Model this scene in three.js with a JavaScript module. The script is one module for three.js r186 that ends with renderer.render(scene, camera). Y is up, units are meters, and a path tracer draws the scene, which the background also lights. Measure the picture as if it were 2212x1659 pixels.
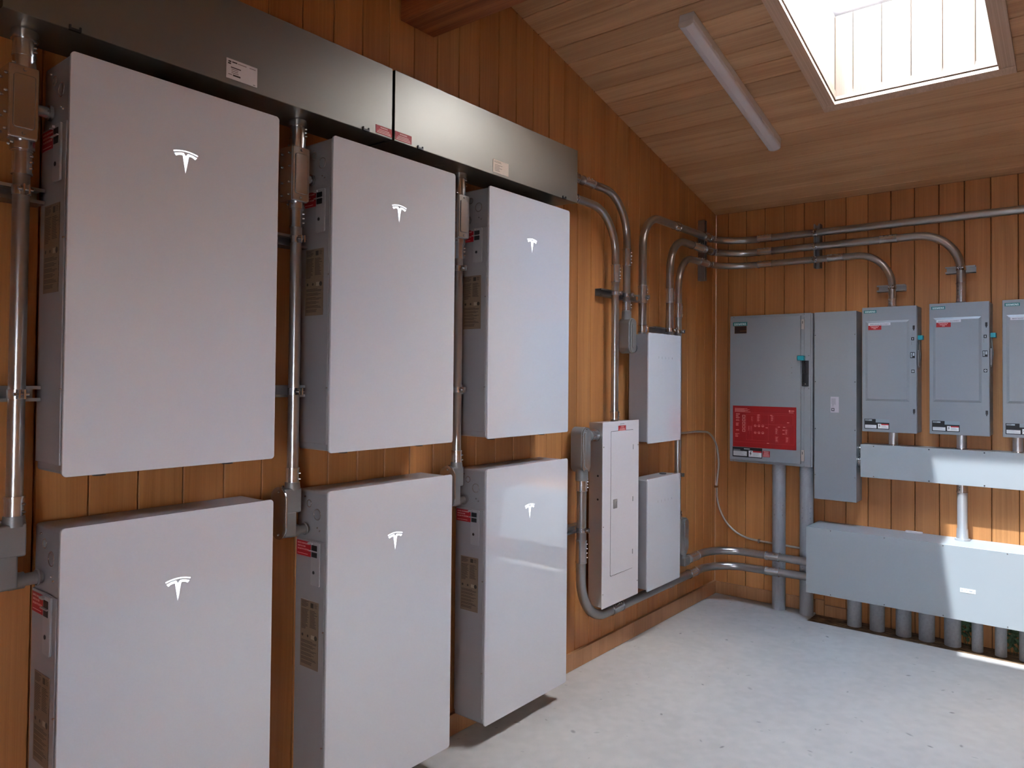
import * as THREE from 'three';
import { RoundedBoxGeometry } from 'three/addons/geometries/RoundedBoxGeometry.js';
import { mergeGeometries } from 'three/addons/utils/BufferGeometryUtils.js';
import { TextGeometry } from 'three/addons/geometries/TextGeometry.js';
import { FontLoader } from 'three/addons/loaders/FontLoader.js';

// ---------------------------------------------------------------- camera, sky, sun, exposure
const V = (x, y, z) => new THREE.Vector3(x, y, z);
const scene = new THREE.Scene();
const renderer = new THREE.WebGLRenderer({ antialias: true });
renderer.toneMapping = THREE.LinearToneMapping;
renderer.toneMappingExposure = 1.58;
renderer.shadowMap.enabled = true;

const camera = new THREE.PerspectiveCamera(THREE.MathUtils.radToDeg(2 * Math.atan(829.5 / 1580.83)), 2212 / 1659, 0.05, 100);
camera.position.set(2.2954, 1.5874, 5.1942);
camera.rotation.set(0.0196, 0.66308, 0.0088, 'YXZ');
camera.setViewOffset(2212, 1659, -41.1, 43.3, 2212, 1659);

function seeded(s) { return () => { s |= 0; s = s + 0x6D2B79F5 | 0; let t = Math.imul(s ^ s >>> 15, 1 | s); t = t + Math.imul(t ^ t >>> 7, 61 | t) ^ t; return ((t ^ t >>> 14) >>> 0) / 4294967296; }; }
// smooth periodic value noise
function noise2(seed, nx, ny) {
  const r = seeded(seed), g = Float32Array.from({ length: nx * ny }, () => r());
  const s = (t) => t * t * (3 - 2 * t);
  return (u, v) => {
    u = ((u % 1) + 1) % 1 * nx; v = ((v % 1) + 1) % 1 * ny;
    const i = Math.floor(u), j = Math.floor(v), a = s(u - i), b = s(v - j), i1 = (i + 1) % nx, j1 = (j + 1) % ny;
    return (g[j * nx + i] * (1 - a) + g[j * nx + i1] * a) * (1 - b) + (g[j1 * nx + i] * (1 - a) + g[j1 * nx + i1] * a) * b;
  };
}
// a bright sky with drifting thin cloud, the same all round
{
  const w = 512, h = 256, d = new Float32Array(w * h * 4), n1 = noise2(3, 16, 8), n2 = noise2(4, 40, 20), n3 = noise2(5, 90, 45);
  for (let j = 0; j < h; j++) for (let i = 0; i < w; i++) {
    const u = i / w, v = j / h, c = Math.min(1, Math.max(0, (n1(u, v) * .5 + n2(u, v) * .3 + n3(u, v) * .2 - .36) * 3.2));
    const k = (j * w + i) * 4;
    d[k] = .52 + .5 * c; d[k + 1] = .72 + .32 * c; d[k + 2] = 1.0 + .1 * c; d[k + 3] = 1;
  }
  const t = new THREE.DataTexture(d, w, h, THREE.RGBAFormat, THREE.FloatType);
  t.mapping = THREE.EquirectangularReflectionMapping; t.magFilter = THREE.LinearFilter; t.needsUpdate = true;
  scene.background = t; scene.backgroundIntensity = 38;
}
const sun = new THREE.DirectionalLight(new THREE.Color().setRGB(.87, .94, 1), 5.8);
{
  const D = V(0.119, -1, -0.496), at = V(1.55, 2.2, 1.0);
  sun.position.copy(at).addScaledVector(D, -6); sun.target.position.copy(at);
  sun.castShadow = true; sun.shadow.mapSize.set(2048, 2048); sun.shadow.radius = 1.3;
  Object.assign(sun.shadow.camera, { left: -4, right: 4, top: 4, bottom: -4, near: .5, far: 14 });
  scene.add(sun, sun.target);
}

// ---------------------------------------------------------------- helpers
const taken = {};
function numbered(n) { const k = taken[n] = (taken[n] ?? -1) + 1; return k ? n + '_' + String(k).padStart(3, '0') : n; }
function thing(name, label, category, base = V(0, 0, 0), group) {
  const o = new THREE.Group(); o.name = numbered(name); o.position.copy(base); o.userData = { label, category };
  if (group) o.userData.group = group;
  scene.add(o); return o;
}
function struct(name, label, category) {
  const o = new THREE.Group(); o.name = name; o.userData = { kind: 'structure', label, category }; scene.add(o); return o;
}
const merge = (l) => mergeGeometries(l.map((g) => { const q = g.index ? g.toNonIndexed() : g.clone(); for (const k of Object.keys(q.attributes)) if (!['position', 'normal', 'uv'].includes(k)) q.deleteAttribute(k); return q; }));
// geometry is given in world coordinates and moved into its thing's frame
function part(name, geo, mat, parent, label) {
  const g = Array.isArray(geo) ? merge(geo) : geo;
  const o = new THREE.Mesh(g, mat); o.name = name; o.castShadow = o.receiveShadow = true;
  let top = parent; const off = V(0, 0, 0);
  while (top && top !== scene) { off.add(top.position); top = top.parent; }
  g.translate(-off.x, -off.y, -off.z);
  if (label) o.userData.label = label;
  parent.add(o); return o;
}
function box(x0, x1, y0, y1, z0, z1, r = 0) {
  const g = r ? new RoundedBoxGeometry(x1 - x0, y1 - y0, z1 - z0, 2, r) : new THREE.BoxGeometry(x1 - x0, y1 - y0, z1 - z0);
  return g.translate((x0 + x1) / 2, (y0 + y1) / 2, (z0 + z1) / 2);
}
function cyl(a, b, r, seg = 20, r2 = r) {
  const d = b.clone().sub(a), g = new THREE.CylinderGeometry(r2, r, d.length(), seg, 1);
  g.applyQuaternion(new THREE.Quaternion().setFromUnitVectors(V(0, 1, 0), d.clone().normalize()));
  return g.translate((a.x + b.x) / 2, (a.y + b.y) / 2, (a.z + b.z) / 2);
}
// half-round screw head on a surface point, facing n
function stud(p, n, r, h) { return cyl(p, p.clone().addScaledVector(n, h), r, 8, r * .7); }
function ring(p, n, R, r) { const g = new THREE.TorusGeometry(R, r, 6, 20); g.applyQuaternion(new THREE.Quaternion().setFromUnitVectors(V(0, 0, 1), n)); return g.translate(p.x, p.y, p.z); }
// points of a path with rounded corners
function filleted(pts, R) {
  const out = [pts[0].clone()];
  for (let i = 1; i < pts.length - 1; i++) {
    const p = pts[i], rr = Array.isArray(R) ? R[i - 1] : R, a = pts[i - 1].clone().sub(p).normalize(), b = pts[i + 1].clone().sub(p).normalize();
    const th = Math.acos(THREE.MathUtils.clamp(a.dot(b), -1, 1)), t = rr / Math.tan(th / 2), c = p.clone().add(a.clone().add(b).normalize().multiplyScalar(rr / Math.sin(th / 2)));
    const s = p.clone().addScaledVector(a, t).sub(c), e = p.clone().addScaledVector(b, t).sub(c), ang = Math.PI - th, n = Math.max(4, Math.ceil(ang / .13)), ax = s.clone().cross(e).normalize();
    for (let k = 0; k <= n; k++) out.push(c.clone().add(s.clone().applyAxisAngle(ax, ang * k / n)));
  }
  out.push(pts[pts.length - 1].clone()); return out;
}
function sweep(pts, r, seg = 20) {
  const T = pts.map((p, i) => (pts[i + 1] ?? p).clone().sub(pts[i - 1] ?? p).normalize());
  let n = Math.abs(T[0].y) < .9 ? V(0, 1, 0) : V(1, 0, 0); n.addScaledVector(T[0], -n.dot(T[0])).normalize();
  const P = [], N = [], U = [], I = []; let len = 0;
  pts.forEach((p, i) => {
    if (i) { n.applyQuaternion(new THREE.Quaternion().setFromUnitVectors(T[i - 1], T[i])); len += p.distanceTo(pts[i - 1]); }
    const b = T[i].clone().cross(n);
    for (let k = 0; k <= seg; k++) {
      const a = k / seg * 2 * Math.PI, d = n.clone().multiplyScalar(Math.cos(a)).addScaledVector(b, Math.sin(a));
      P.push(p.x + d.x * r, p.y + d.y * r, p.z + d.z * r); N.push(d.x, d.y, d.z); U.push(k / seg * 2 * Math.PI * r, len);
      if (i && k) { const q = i * (seg + 1) + k; I.push(q - 1, q - seg - 2, q, q, q - seg - 2, q - seg - 1); }
    }
  });
  const g = new THREE.BufferGeometry(); g.setAttribute('position', new THREE.Float32BufferAttribute(P, 3)); g.setAttribute('normal', new THREE.Float32BufferAttribute(N, 3)); g.setAttribute('uv', new THREE.Float32BufferAttribute(U, 2)); g.setIndex(I); return g;
}
// a board: width w along U, from l0(u) to l1(u) along L, face outwards along N with eased edges; uv in metres
const rnd = seeded(11);
function boardGeo(O, U, L, N, w, l0, l1, t = .012, c = .0028) {
  const prof = [[0, -t], [0, -c], [c, 0], [w - c, 0], [w, -c], [w, -t]], flip = U.clone().cross(L).dot(N) < 0;
  const lo = typeof l0 === 'function' ? l0 : () => l0, hi = typeof l1 === 'function' ? l1 : () => l1;
  const ou = rnd() * 3, ov = rnd() * 3, P = [], UV = [];
  const at = (u, l, d) => O.clone().addScaledVector(U, u).addScaledVector(L, l).addScaledVector(N, d);
  const tri = (a, b, q) => { for (const [p, uv] of flip ? [a, q, b] : [a, b, q]) { P.push(p.x, p.y, p.z); UV.push(...uv); } };
  let run = 0;
  for (let i = 0; i < 5; i++) {
    const [u0, d0] = prof[i], [u1, d1] = prof[i + 1], s = Math.hypot(u1 - u0, d1 - d0);
    const A = [at(u0, lo(u0), d0), [ou + run, ov + lo(u0)]], B = [at(u1, lo(u1), d1), [ou + run + s, ov + lo(u1)]], C = [at(u1, hi(u1), d1), [ou + run + s, ov + hi(u1)]], D = [at(u0, hi(u0), d0), [ou + run, ov + hi(u0)]];
    tri(A, B, C); tri(A, C, D); run += s;
  }
  for (const [f, s] of [[lo, 1], [hi, 0]]) for (let i = 1; i < 5; i++) {
    const q = [0, i, i + 1].map((k) => [at(prof[k][0], f(prof[k][0]), prof[k][1]), [ou + prof[k][0], ov + prof[k][1]]]);
    s ? tri(q[0], q[2], q[1]) : tri(...q);
  }
  const g = new THREE.BufferGeometry(); g.setAttribute('position', new THREE.Float32BufferAttribute(P, 3)); g.setAttribute('uv', new THREE.Float32BufferAttribute(UV, 2)); g.computeVertexNormals(); return g;
}

// ---------------------------------------------------------------- materials
const std = (o) => new THREE.MeshStandardMaterial(o), phys = (o) => new THREE.MeshPhysicalMaterial(o);
function tex8(w, h, f, srgb = true, rx = 1, ry = 1) {
  const d = new Uint8Array(w * h * 4);
  for (let j = 0; j < h; j++) for (let i = 0; i < w; i++) { const c = f(i / w, j / h); for (let k = 0; k < 3; k++) d[(j * w + i) * 4 + k] = Math.max(0, Math.min(255, c[k] * 255)); d[(j * w + i) * 4 + 3] = 255; }
  const t = new THREE.DataTexture(d, w, h); t.wrapS = t.wrapT = THREE.RepeatWrapping; t.magFilter = THREE.LinearFilter; t.minFilter = THREE.LinearMipmapLinearFilter; t.generateMipmaps = true;
  if (srgb) t.colorSpace = THREE.SRGBColorSpace; t.repeat.set(rx, ry); t.needsUpdate = true; return t;
}
// vertical-grain softwood: fine lines along v, wandering a little, broader bands between; covers 0.6 x 2.4 m
function woodTex(seed, contrast) {
  const a = noise2(seed, 220, 10), b = noise2(seed + 1, 70, 6), c = noise2(seed + 2, 14, 5), w = noise2(seed + 3, 6, 6), f = noise2(seed + 4, 500, 200), e = noise2(seed + 5, 9, 3);
  return tex8(512, 1024, (u, v) => {
    const x = u + .03 * (w(u, v) - .5);
    const g = .45 * (a(x, v) - .5) + .5 * (b(x, v) - .5) + .55 * (c(x, v) - .5) + .16 * (f(u, v) - .5) + .35 * (e(u, v) - .5);
    const k = contrast * g; return [.93 + k * .75, .92 + k * .95, .91 + k * 1.15];
  }, true, 1 / .6, 1 / 2.4);
}
const grainA = woodTex(21, .17), grainB = woodTex(41, .2), grainC = woodTex(61, .14);
const wood = (rgb, map, rough = .5) => { const m = std({ map, roughness: rough }); m.color.setRGB(...rgb); return m; };
const M = {};
const tones = (rgb, maps, k) => k.map(([r, g, b], i) => wood([rgb[0] * r, rgb[1] * g, rgb[2] * b], maps[i % maps.length]));
const K = [[1, 1, 1], [1.05, 1.04, 1.02], [.94, .92, .9], [1.02, .98, .94], [.97, 1, 1.02], [1.07, 1.08, 1.08]];
M.wall = tones([.53, .228, .072], [grainA, grainB, grainC], K);
M.ceil = tones([.63, .365, .188], [grainB, grainC, grainA], K);
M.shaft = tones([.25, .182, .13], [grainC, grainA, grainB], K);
M.trim = wood([.74, .52, .37], grainC); M.base = wood([.46, .235, .11], grainA);
M.beam = wood([.36, .115, .038], woodTex(81, .5), .6); M.backing = std({ color: 0x2a1608, roughness: .9 });
{
  const a = noise2(91, 7, 7), b = noise2(92, 30, 30), c = noise2(93, 110, 110), r = seeded(94), spots = Array.from({ length: 420 }, () => [r(), r(), .0007 + .0028 * r() * r(), .5 + r() * 1.6, r() * 3.1, .08 + .34 * r() * r()]);
  const f = tex8(1024, 1024, (u, v) => { const k = .87 + .05 * (a(u, v) - .5) + .03 * (b(u, v) - .5) + .04 * (c(u, v) - .5); return [k, k * .992, k * .985]; }, true, 1 / 3.6, 1 / 3.6);
  const d = f.image.data;
  for (const [su, sv, rad, asp, th, dark] of spots) {   // scuffs and pits in the slab
    const R = Math.ceil(rad * 1024 * 2.2) + 1, cu = su * 1024, cv = sv * 1024;
    for (let y = -R; y <= R; y++) for (let x = -R; x <= R; x++) {
      const p = x * Math.cos(th) + y * Math.sin(th), q = (-x * Math.sin(th) + y * Math.cos(th)) * (1 + asp), e = (p * p + q * q) / (rad * 1024 * 2) ** 2;
      if (e < 1) { const i = (((Math.floor(cv + y) + 1024) % 1024) * 1024 + (Math.floor(cu + x) + 1024) % 1024) * 4; for (let k = 0; k < 3; k++) d[i + k] *= 1 - dark * (1 - e); }
    }
  }
  M.floor = std({ map: f, roughness: .62 }); M.floor.color.setRGB(.615, .595, .565);
  M.dirt = std({ map: tex8(256, 256, (u, v) => { const k = .55 + .5 * (b(u, v) - .5) + .5 * (c(u, v) - .5); return [k, k * .88, k * .74]; }, true, 2, 2), roughness: 1 }); M.dirt.color.setRGB(.62, .5, .39);
}
const C = (m, r, g, b) => { m.color.setRGB(r, g, b); return m; };
M.glassWhite = C(phys({ roughness: .04, ior: 2.1, clearcoat: 1, clearcoatRoughness: .03 }), .74, .765, .81);
M.pwBody = C(std({ roughness: .42, metalness: .25 }), .34, .33, .34);
M.pwRecess = C(std({ roughness: .45, metalness: .2 }), .40, .39, .40);
M.black = C(std({ roughness: .45 }), .012, .012, .014);
M.foot = C(std({ roughness: .5 }), .06, .06, .065);
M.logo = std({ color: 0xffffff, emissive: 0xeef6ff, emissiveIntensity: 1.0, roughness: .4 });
M.wireway = C(std({ roughness: .37, metalness: .8 }), .235, .222, .195);
M.box61 = C(std({ roughness: .34 }), .25, .275, .30);
M.trough = C(std({ roughness: .36 }), .36, .40, .42);
M.emt = C(std({ roughness: .28, metalness: .92 }), .45, .445, .44);
M.emtBright = C(std({ roughness: .24, metalness: .9 }), .58, .585, .59);
M.zinc = C(std({ roughness: .4, metalness: .6 }), .60, .62, .65);
M.strut = C(std({ roughness: .4, metalness: 1 }), .36, .36, .36);
M.alum = C(std({ roughness: .45, metalness: .5 }), .26, .255, .25);
M.alumCover = C(std({ roughness: .22, metalness: .9 }), .55, .54, .52);
M.pvc = std({ roughness: .5, map: tex8(256, 256, (() => { const a = noise2(131, 10, 10), b = noise2(132, 60, 60), c = noise2(133, 25, 25); return (u, v) => { const k = .9 + .06 * (a(u, v) - .5) + .03 * (b(u, v) - .5) - (c(u, v) > .93 && b(u, v) > .5 ? .3 : 0); return [k, k, k]; }; })(), true, 2.5, 2.5) }); C(M.pvc, .36, .38, .415);
M.panelWhite = C(phys({ roughness: .3, clearcoat: .4, clearcoatRoughness: .15 }), .76, .725, .735);
M.panelSide = C(std({ roughness: .38, metalness: .7 }), .45, .41, .38);
M.lens = C(phys({ roughness: .4 }), .80, .80, .86);
M.fixture = C(std({ roughness: .35 }), .72, .70, .69);
M.teal = C(std({ roughness: .35 }), .012, .27, .33);
M.paper = C(std({ roughness: .6 }), .75, .74, .76);
M.redLabel = C(std({ roughness: .45 }), .45, .012, .02);
M.rubber = C(std({ roughness: .7 }), .03, .03, .03);
M.wire = C(std({ roughness: .35, metalness: .6 }), .5, .48, .45);
M.skyGlass = phys({ roughness: 0, transmission: 1, thickness: 0, ior: 1.5, color: 0xffffff });
M.whiteFrame = C(std({ roughness: .4 }), .75, .76, .78);
M.yard = C(std({ roughness: .9 }), .42, .41, .38);
M.leaf = C(std({ roughness: .6 }), .045, .095, .04);

// flat print, drawn to a canvas; px per metre
function print(w, h, draw, rough = .5, scale) {
  const s = scale ?? Math.min(900 / Math.max(w, h), 4000), c = document.createElement('canvas'); c.width = Math.round(w * s); c.height = Math.round(h * s);
  const x = c.getContext('2d'); draw(x, c.width, c.height);
  const t = new THREE.CanvasTexture(c); t.colorSpace = THREE.SRGBColorSpace; t.anisotropy = 8; return std({ map: t, roughness: rough });
}
// a thin sheet facing +x (reads towards -z) or +z (reads towards +x); centre c
function sheet(w, h, c, face, t = .0012) {
  const g = new THREE.BoxGeometry(w, h, t); if (face === 'x') g.rotateY(Math.PI / 2); return g.translate(c.x, c.y, c.z);
}
const lines = (x, x0, y0, w, n, dy, th, col, r) => { x.fillStyle = col; for (let i = 0; i < n; i++) x.fillRect(x0, y0 + i * dy, w * (.55 + .45 * r()), th); };
const fitText = (x, s, cx, cy, w, h, font = 'bold', col = '#fff') => { x.fillStyle = col; x.textAlign = 'center'; x.textBaseline = 'middle'; let p = h; x.font = `${font} ${p}px sans-serif`; const m = x.measureText(s).width; if (m > w) { p *= w / m; x.font = `${font} ${p}px sans-serif`; } x.fillText(s, cx, cy); };
// E-SHELL
// ---------------------------------------------------------------- the room
const XR = 3.45, ZN = 6.12, ZR = 3.06, S = .243, Y0 = 2.83;
const roofY = (z) => z <= ZR ? Y0 + S * z : Y0 + S * (2 * ZR - z);
const X = V(1, 0, 0), Y = V(0, 1, 0), Z = V(0, 0, 1), pick = (l) => l[Math.floor(rnd() * l.length)];
const GAP = .003;
const ww = { x0: 1.163, x1: 1.913, z0: 1.098, z1: 2.215 };   // skylight well

// floor slab, cut back along the foot of the far wall where the ducts come up
const floor = struct('floor', 'pale grey concrete slab floor with scuffs and pits', 'floor');
{
  const sh = new THREE.Shape([[0, 0], [0, 6.4], [3.8, 6.4], [3.8, .215], [.742, .215], [.742, 0]].map(([x, z]) => new THREE.Vector2(x, -z)));
  const g = new THREE.ExtrudeGeometry(sh, { depth: .14, bevelEnabled: false }); g.rotateX(-Math.PI / 2); g.translate(0, -.14, 0);
  part('slab', g, M.floor, floor);
  part('duct_pit', box(.70, 3.8, -.16, -.008, -.02, .22), M.dirt, floor, 'brown dirt in the slot behind the slab edge');
}
// left wall (gable): backing and boards
const wallL = struct('wall_left', 'gable wall of vertical reddish fir boards behind the white battery units', 'wall');
{
  const sh = new THREE.Shape([[0, -.15], [ZN, -.15], [ZN, roofY(ZN) + .3], [ZR, roofY(ZR) + .3], [0, roofY(0) + .3]].map(([z, y]) => new THREE.Vector2(-z, y)));
  const g = new THREE.ExtrudeGeometry(sh, { depth: .12, bevelEnabled: false }); g.rotateY(Math.PI / 2); g.translate(-.132, 0, 0);
  part('wall_backing', g, M.backing, wallL);
  for (let z = 3.0794 - .1372 * 23; z < ZN; z += .1372) {
    const a = Math.max(0, z), b = Math.min(ZN, z + .1372) - GAP;
    if (b - a > .01) part('board', boardGeo(V(0, 0, a), Z, Y, X, b - a, .0, (u) => roofY(a + u)), pick(M.wall), wallL);
  }
}
// far wall, with two low gaps where daylight and leaves show
const wallB = struct('wall_back', 'far wall of vertical reddish fir boards behind the grey switch boxes', 'wall');
const vents = [];
{
  const t0 = -.13, t1 = -.0125, top = Y0 + .35; let x = -.13;
  for (const [a, b, y0, y1] of vents) {
    part('wall_backing', box(x, a, -.15, top, t0, t1), M.backing, wallB);
    part('wall_backing', box(a, b, -.15, y0, t0, t1), M.backing, wallB); part('wall_backing', box(a, b, y1, top, t0, t1), M.backing, wallB); x = b;
  }
  part('wall_backing', box(x, XR + .13, -.15, top, t0, t1), M.backing, wallB);
  for (let x = .2386 - .139 * 2; x < XR; x += .139) {
    const a = Math.max(0, x), b = Math.min(XR, x + .139) - GAP; if (b - a < .01) continue;
    const v = vents.find(([p, q]) => b > p + .005 && a < q - .005);
    if (!v) { part('board', boardGeo(V(a, 0, 0), X, Y, Z, b - a, -.02, Y0), pick(M.wall), wallB); continue; }
    part('board', boardGeo(V(a, 0, 0), X, Y, Z, b - a, v[3], Y0), pick(M.wall), wallB); part('board', boardGeo(V(a, 0, 0), X, Y, Z, b - a, -.02, v[2]), pick(M.wall), wallB);
    if (a < v[0] - .005) part('board', boardGeo(V(a, 0, 0), X, Y, Z, v[0] - a, v[2], v[3]), pick(M.wall), wallB);
    if (b > v[1] + .005) part('board', boardGeo(V(v[1], 0, 0), X, Y, Z, b - v[1], v[2], v[3]), pick(M.wall), wallB);
  }
}
// right wall and the wall behind the viewer with an open doorway
const wallR = struct('wall_right', 'right gable wall of vertical fir boards', 'wall');
{
  const sh = new THREE.Shape([[0, -.15], [ZN, -.15], [ZN, roofY(ZN) + .3], [ZR, roofY(ZR) + .3], [0, roofY(0) + .3]].map(([z, y]) => new THREE.Vector2(-z, y)));
  const g = new THREE.ExtrudeGeometry(sh, { depth: .12, bevelEnabled: false }); g.rotateY(Math.PI / 2); g.translate(XR + .0125, 0, 0);
  part('wall_backing', g, M.backing, wallR);
  for (let z = 0; z < ZN; z += .139) { const b = Math.min(ZN, z + .139) - GAP; part('board', boardGeo(V(XR, 0, z), Z, Y, V(-1, 0, 0), b - z, 0, (u) => roofY(z + u)), pick(M.wall), wallR); }
}
const wallN = struct('wall_near', 'wall of vertical fir boards with a small window, behind the viewer', 'wall');
const win = { x0: 2.12, x1: 2.72, y0: .95, y1: 1.6 };
{
  const top = roofY(ZN) + .35, z0 = ZN + .0125, z1 = ZN + .13;
  for (const [a, b, c, d] of [[-.13, win.x0, -.15, top], [win.x1, XR + .13, -.15, top], [win.x0, win.x1, -.15, win.y0], [win.x0, win.x1, win.y1, top]]) part('wall_backing', box(a, b, c, d, z0, z1), M.backing, wallN);
  for (let x = 0; x < XR; x += .139) {
    const b = Math.min(XR, x + .139) - GAP, put = (a, c, l0, l1) => { if (c - a > .008) part('board', boardGeo(V(a, 0, ZN), X, Y, V(0, 0, -1), c - a, l0, l1), pick(M.wall), wallN); };
    if (b <= win.x0 || x >= win.x1) { put(x, b, 0, roofY(ZN)); continue; }
    put(x, b, 0, win.y0); put(x, b, win.y1, roofY(ZN)); put(x, Math.min(b, win.x0), win.y0, win.y1); put(Math.max(x, win.x1), b, win.y0, win.y1);
  }
  const d = struct('window_2', 'small window behind the viewer', 'window'), e = .05;
  part('window_frame', [box(win.x0 - e, win.x0 + .012, win.y0 - e, win.y1 + e, ZN - .018, ZN + .13), box(win.x1 - .012, win.x1 + e, win.y0 - e, win.y1 + e, ZN - .018, ZN + .13), box(win.x0 + .012, win.x1 - .012, win.y1 - .012, win.y1 + e, ZN - .018, ZN + .13), box(win.x0 + .012, win.x1 - .012, win.y0 - e, win.y0 + .012, ZN - .018, ZN + .13)], M.trim, d);
  part('pane', box(win.x0 + .012, win.x1 - .012, win.y0 + .012, win.y1 - .012, ZN + .08, ZN + .086), M.skyGlass, d);
}
// ceiling: two slopes of boards running across the room, opened for the skylight well
const ceil = struct('ceiling', 'sloping ceiling of pale brown boards around the skylight', 'ceiling');
{
  const slope = Math.hypot(1, S), up = V(0, S, 1).normalize(), dn = V(0, -1, S).normalize(), at = (x, z) => V(x, roofY(z), z);
  const sh = new THREE.Shape([[-.13, -.13], [XR + .13, -.13], [XR + .13, ZR * slope], [-.13, ZR * slope]].map(([x, s]) => new THREE.Vector2(x, s)));
  sh.holes.push(new THREE.Path([[ww.x0 - .02, ww.z0 - .02], [ww.x0 - .02, ww.z1 + .02], [ww.x1 + .02, ww.z1 + .02], [ww.x1 + .02, ww.z0 - .02]].map(([x, z]) => new THREE.Vector2(x, z * slope))));
  const g = new THREE.ExtrudeGeometry(sh, { depth: .2, bevelEnabled: false });
  g.translate(0, 0, -.2); g.applyMatrix4(new THREE.Matrix4().makeBasis(X, up, dn).setPosition(V(0, Y0, 0).addScaledVector(dn, -.0125)));
  part('roof_deck', g, M.backing, ceil);
  const g2 = new THREE.BoxGeometry(XR + .26, .2, (ZN - ZR) * slope + .15); g2.rotateX(Math.atan(S)); g2.translate(XR / 2, roofY((ZN + ZR) / 2) + .115, (ZN + ZR) / 2 + .06);
  part('roof_deck', g2, M.backing, ceil);
  const put = (x0, x1, z0, z1) => { if (x1 - x0 > .01 && z1 - z0 > .012) part('board', boardGeo(at(0, z0), up, X, dn, (z1 - z0) * slope - GAP, x0, x1), pick(M.ceil), ceil); };
  const hx0 = ww.x0 - .035, hx1 = ww.x1 + .035, hz0 = ww.z0 - .03, hz1 = ww.z1 + .03;
  for (let z = 1.0216 - .1329 * 8; z < ZR; z += .1329) {
    const a = Math.max(0, z), b = Math.min(ZR, z + .1329);
    if (b <= hz0 || a >= hz1) { put(0, XR, a, b); continue; }
    put(0, hx0, a, b); put(hx1, XR, a, b); put(hx0, hx1, a, Math.min(b, hz0)); put(hx0, hx1, Math.max(a, hz1), b);
  }
  const dn2 = V(0, -1, -S).normalize(), up2 = V(0, -S, 1).normalize();
  for (let z = ZR; z < ZN; z += .1329) { const b = Math.min(ZN, z + .1329); part('board', boardGeo(at(0, z + 1e-6), up2, X, dn2, (b - z) * slope - GAP, 0, XR), pick(M.ceil), ceil); }
}
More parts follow.
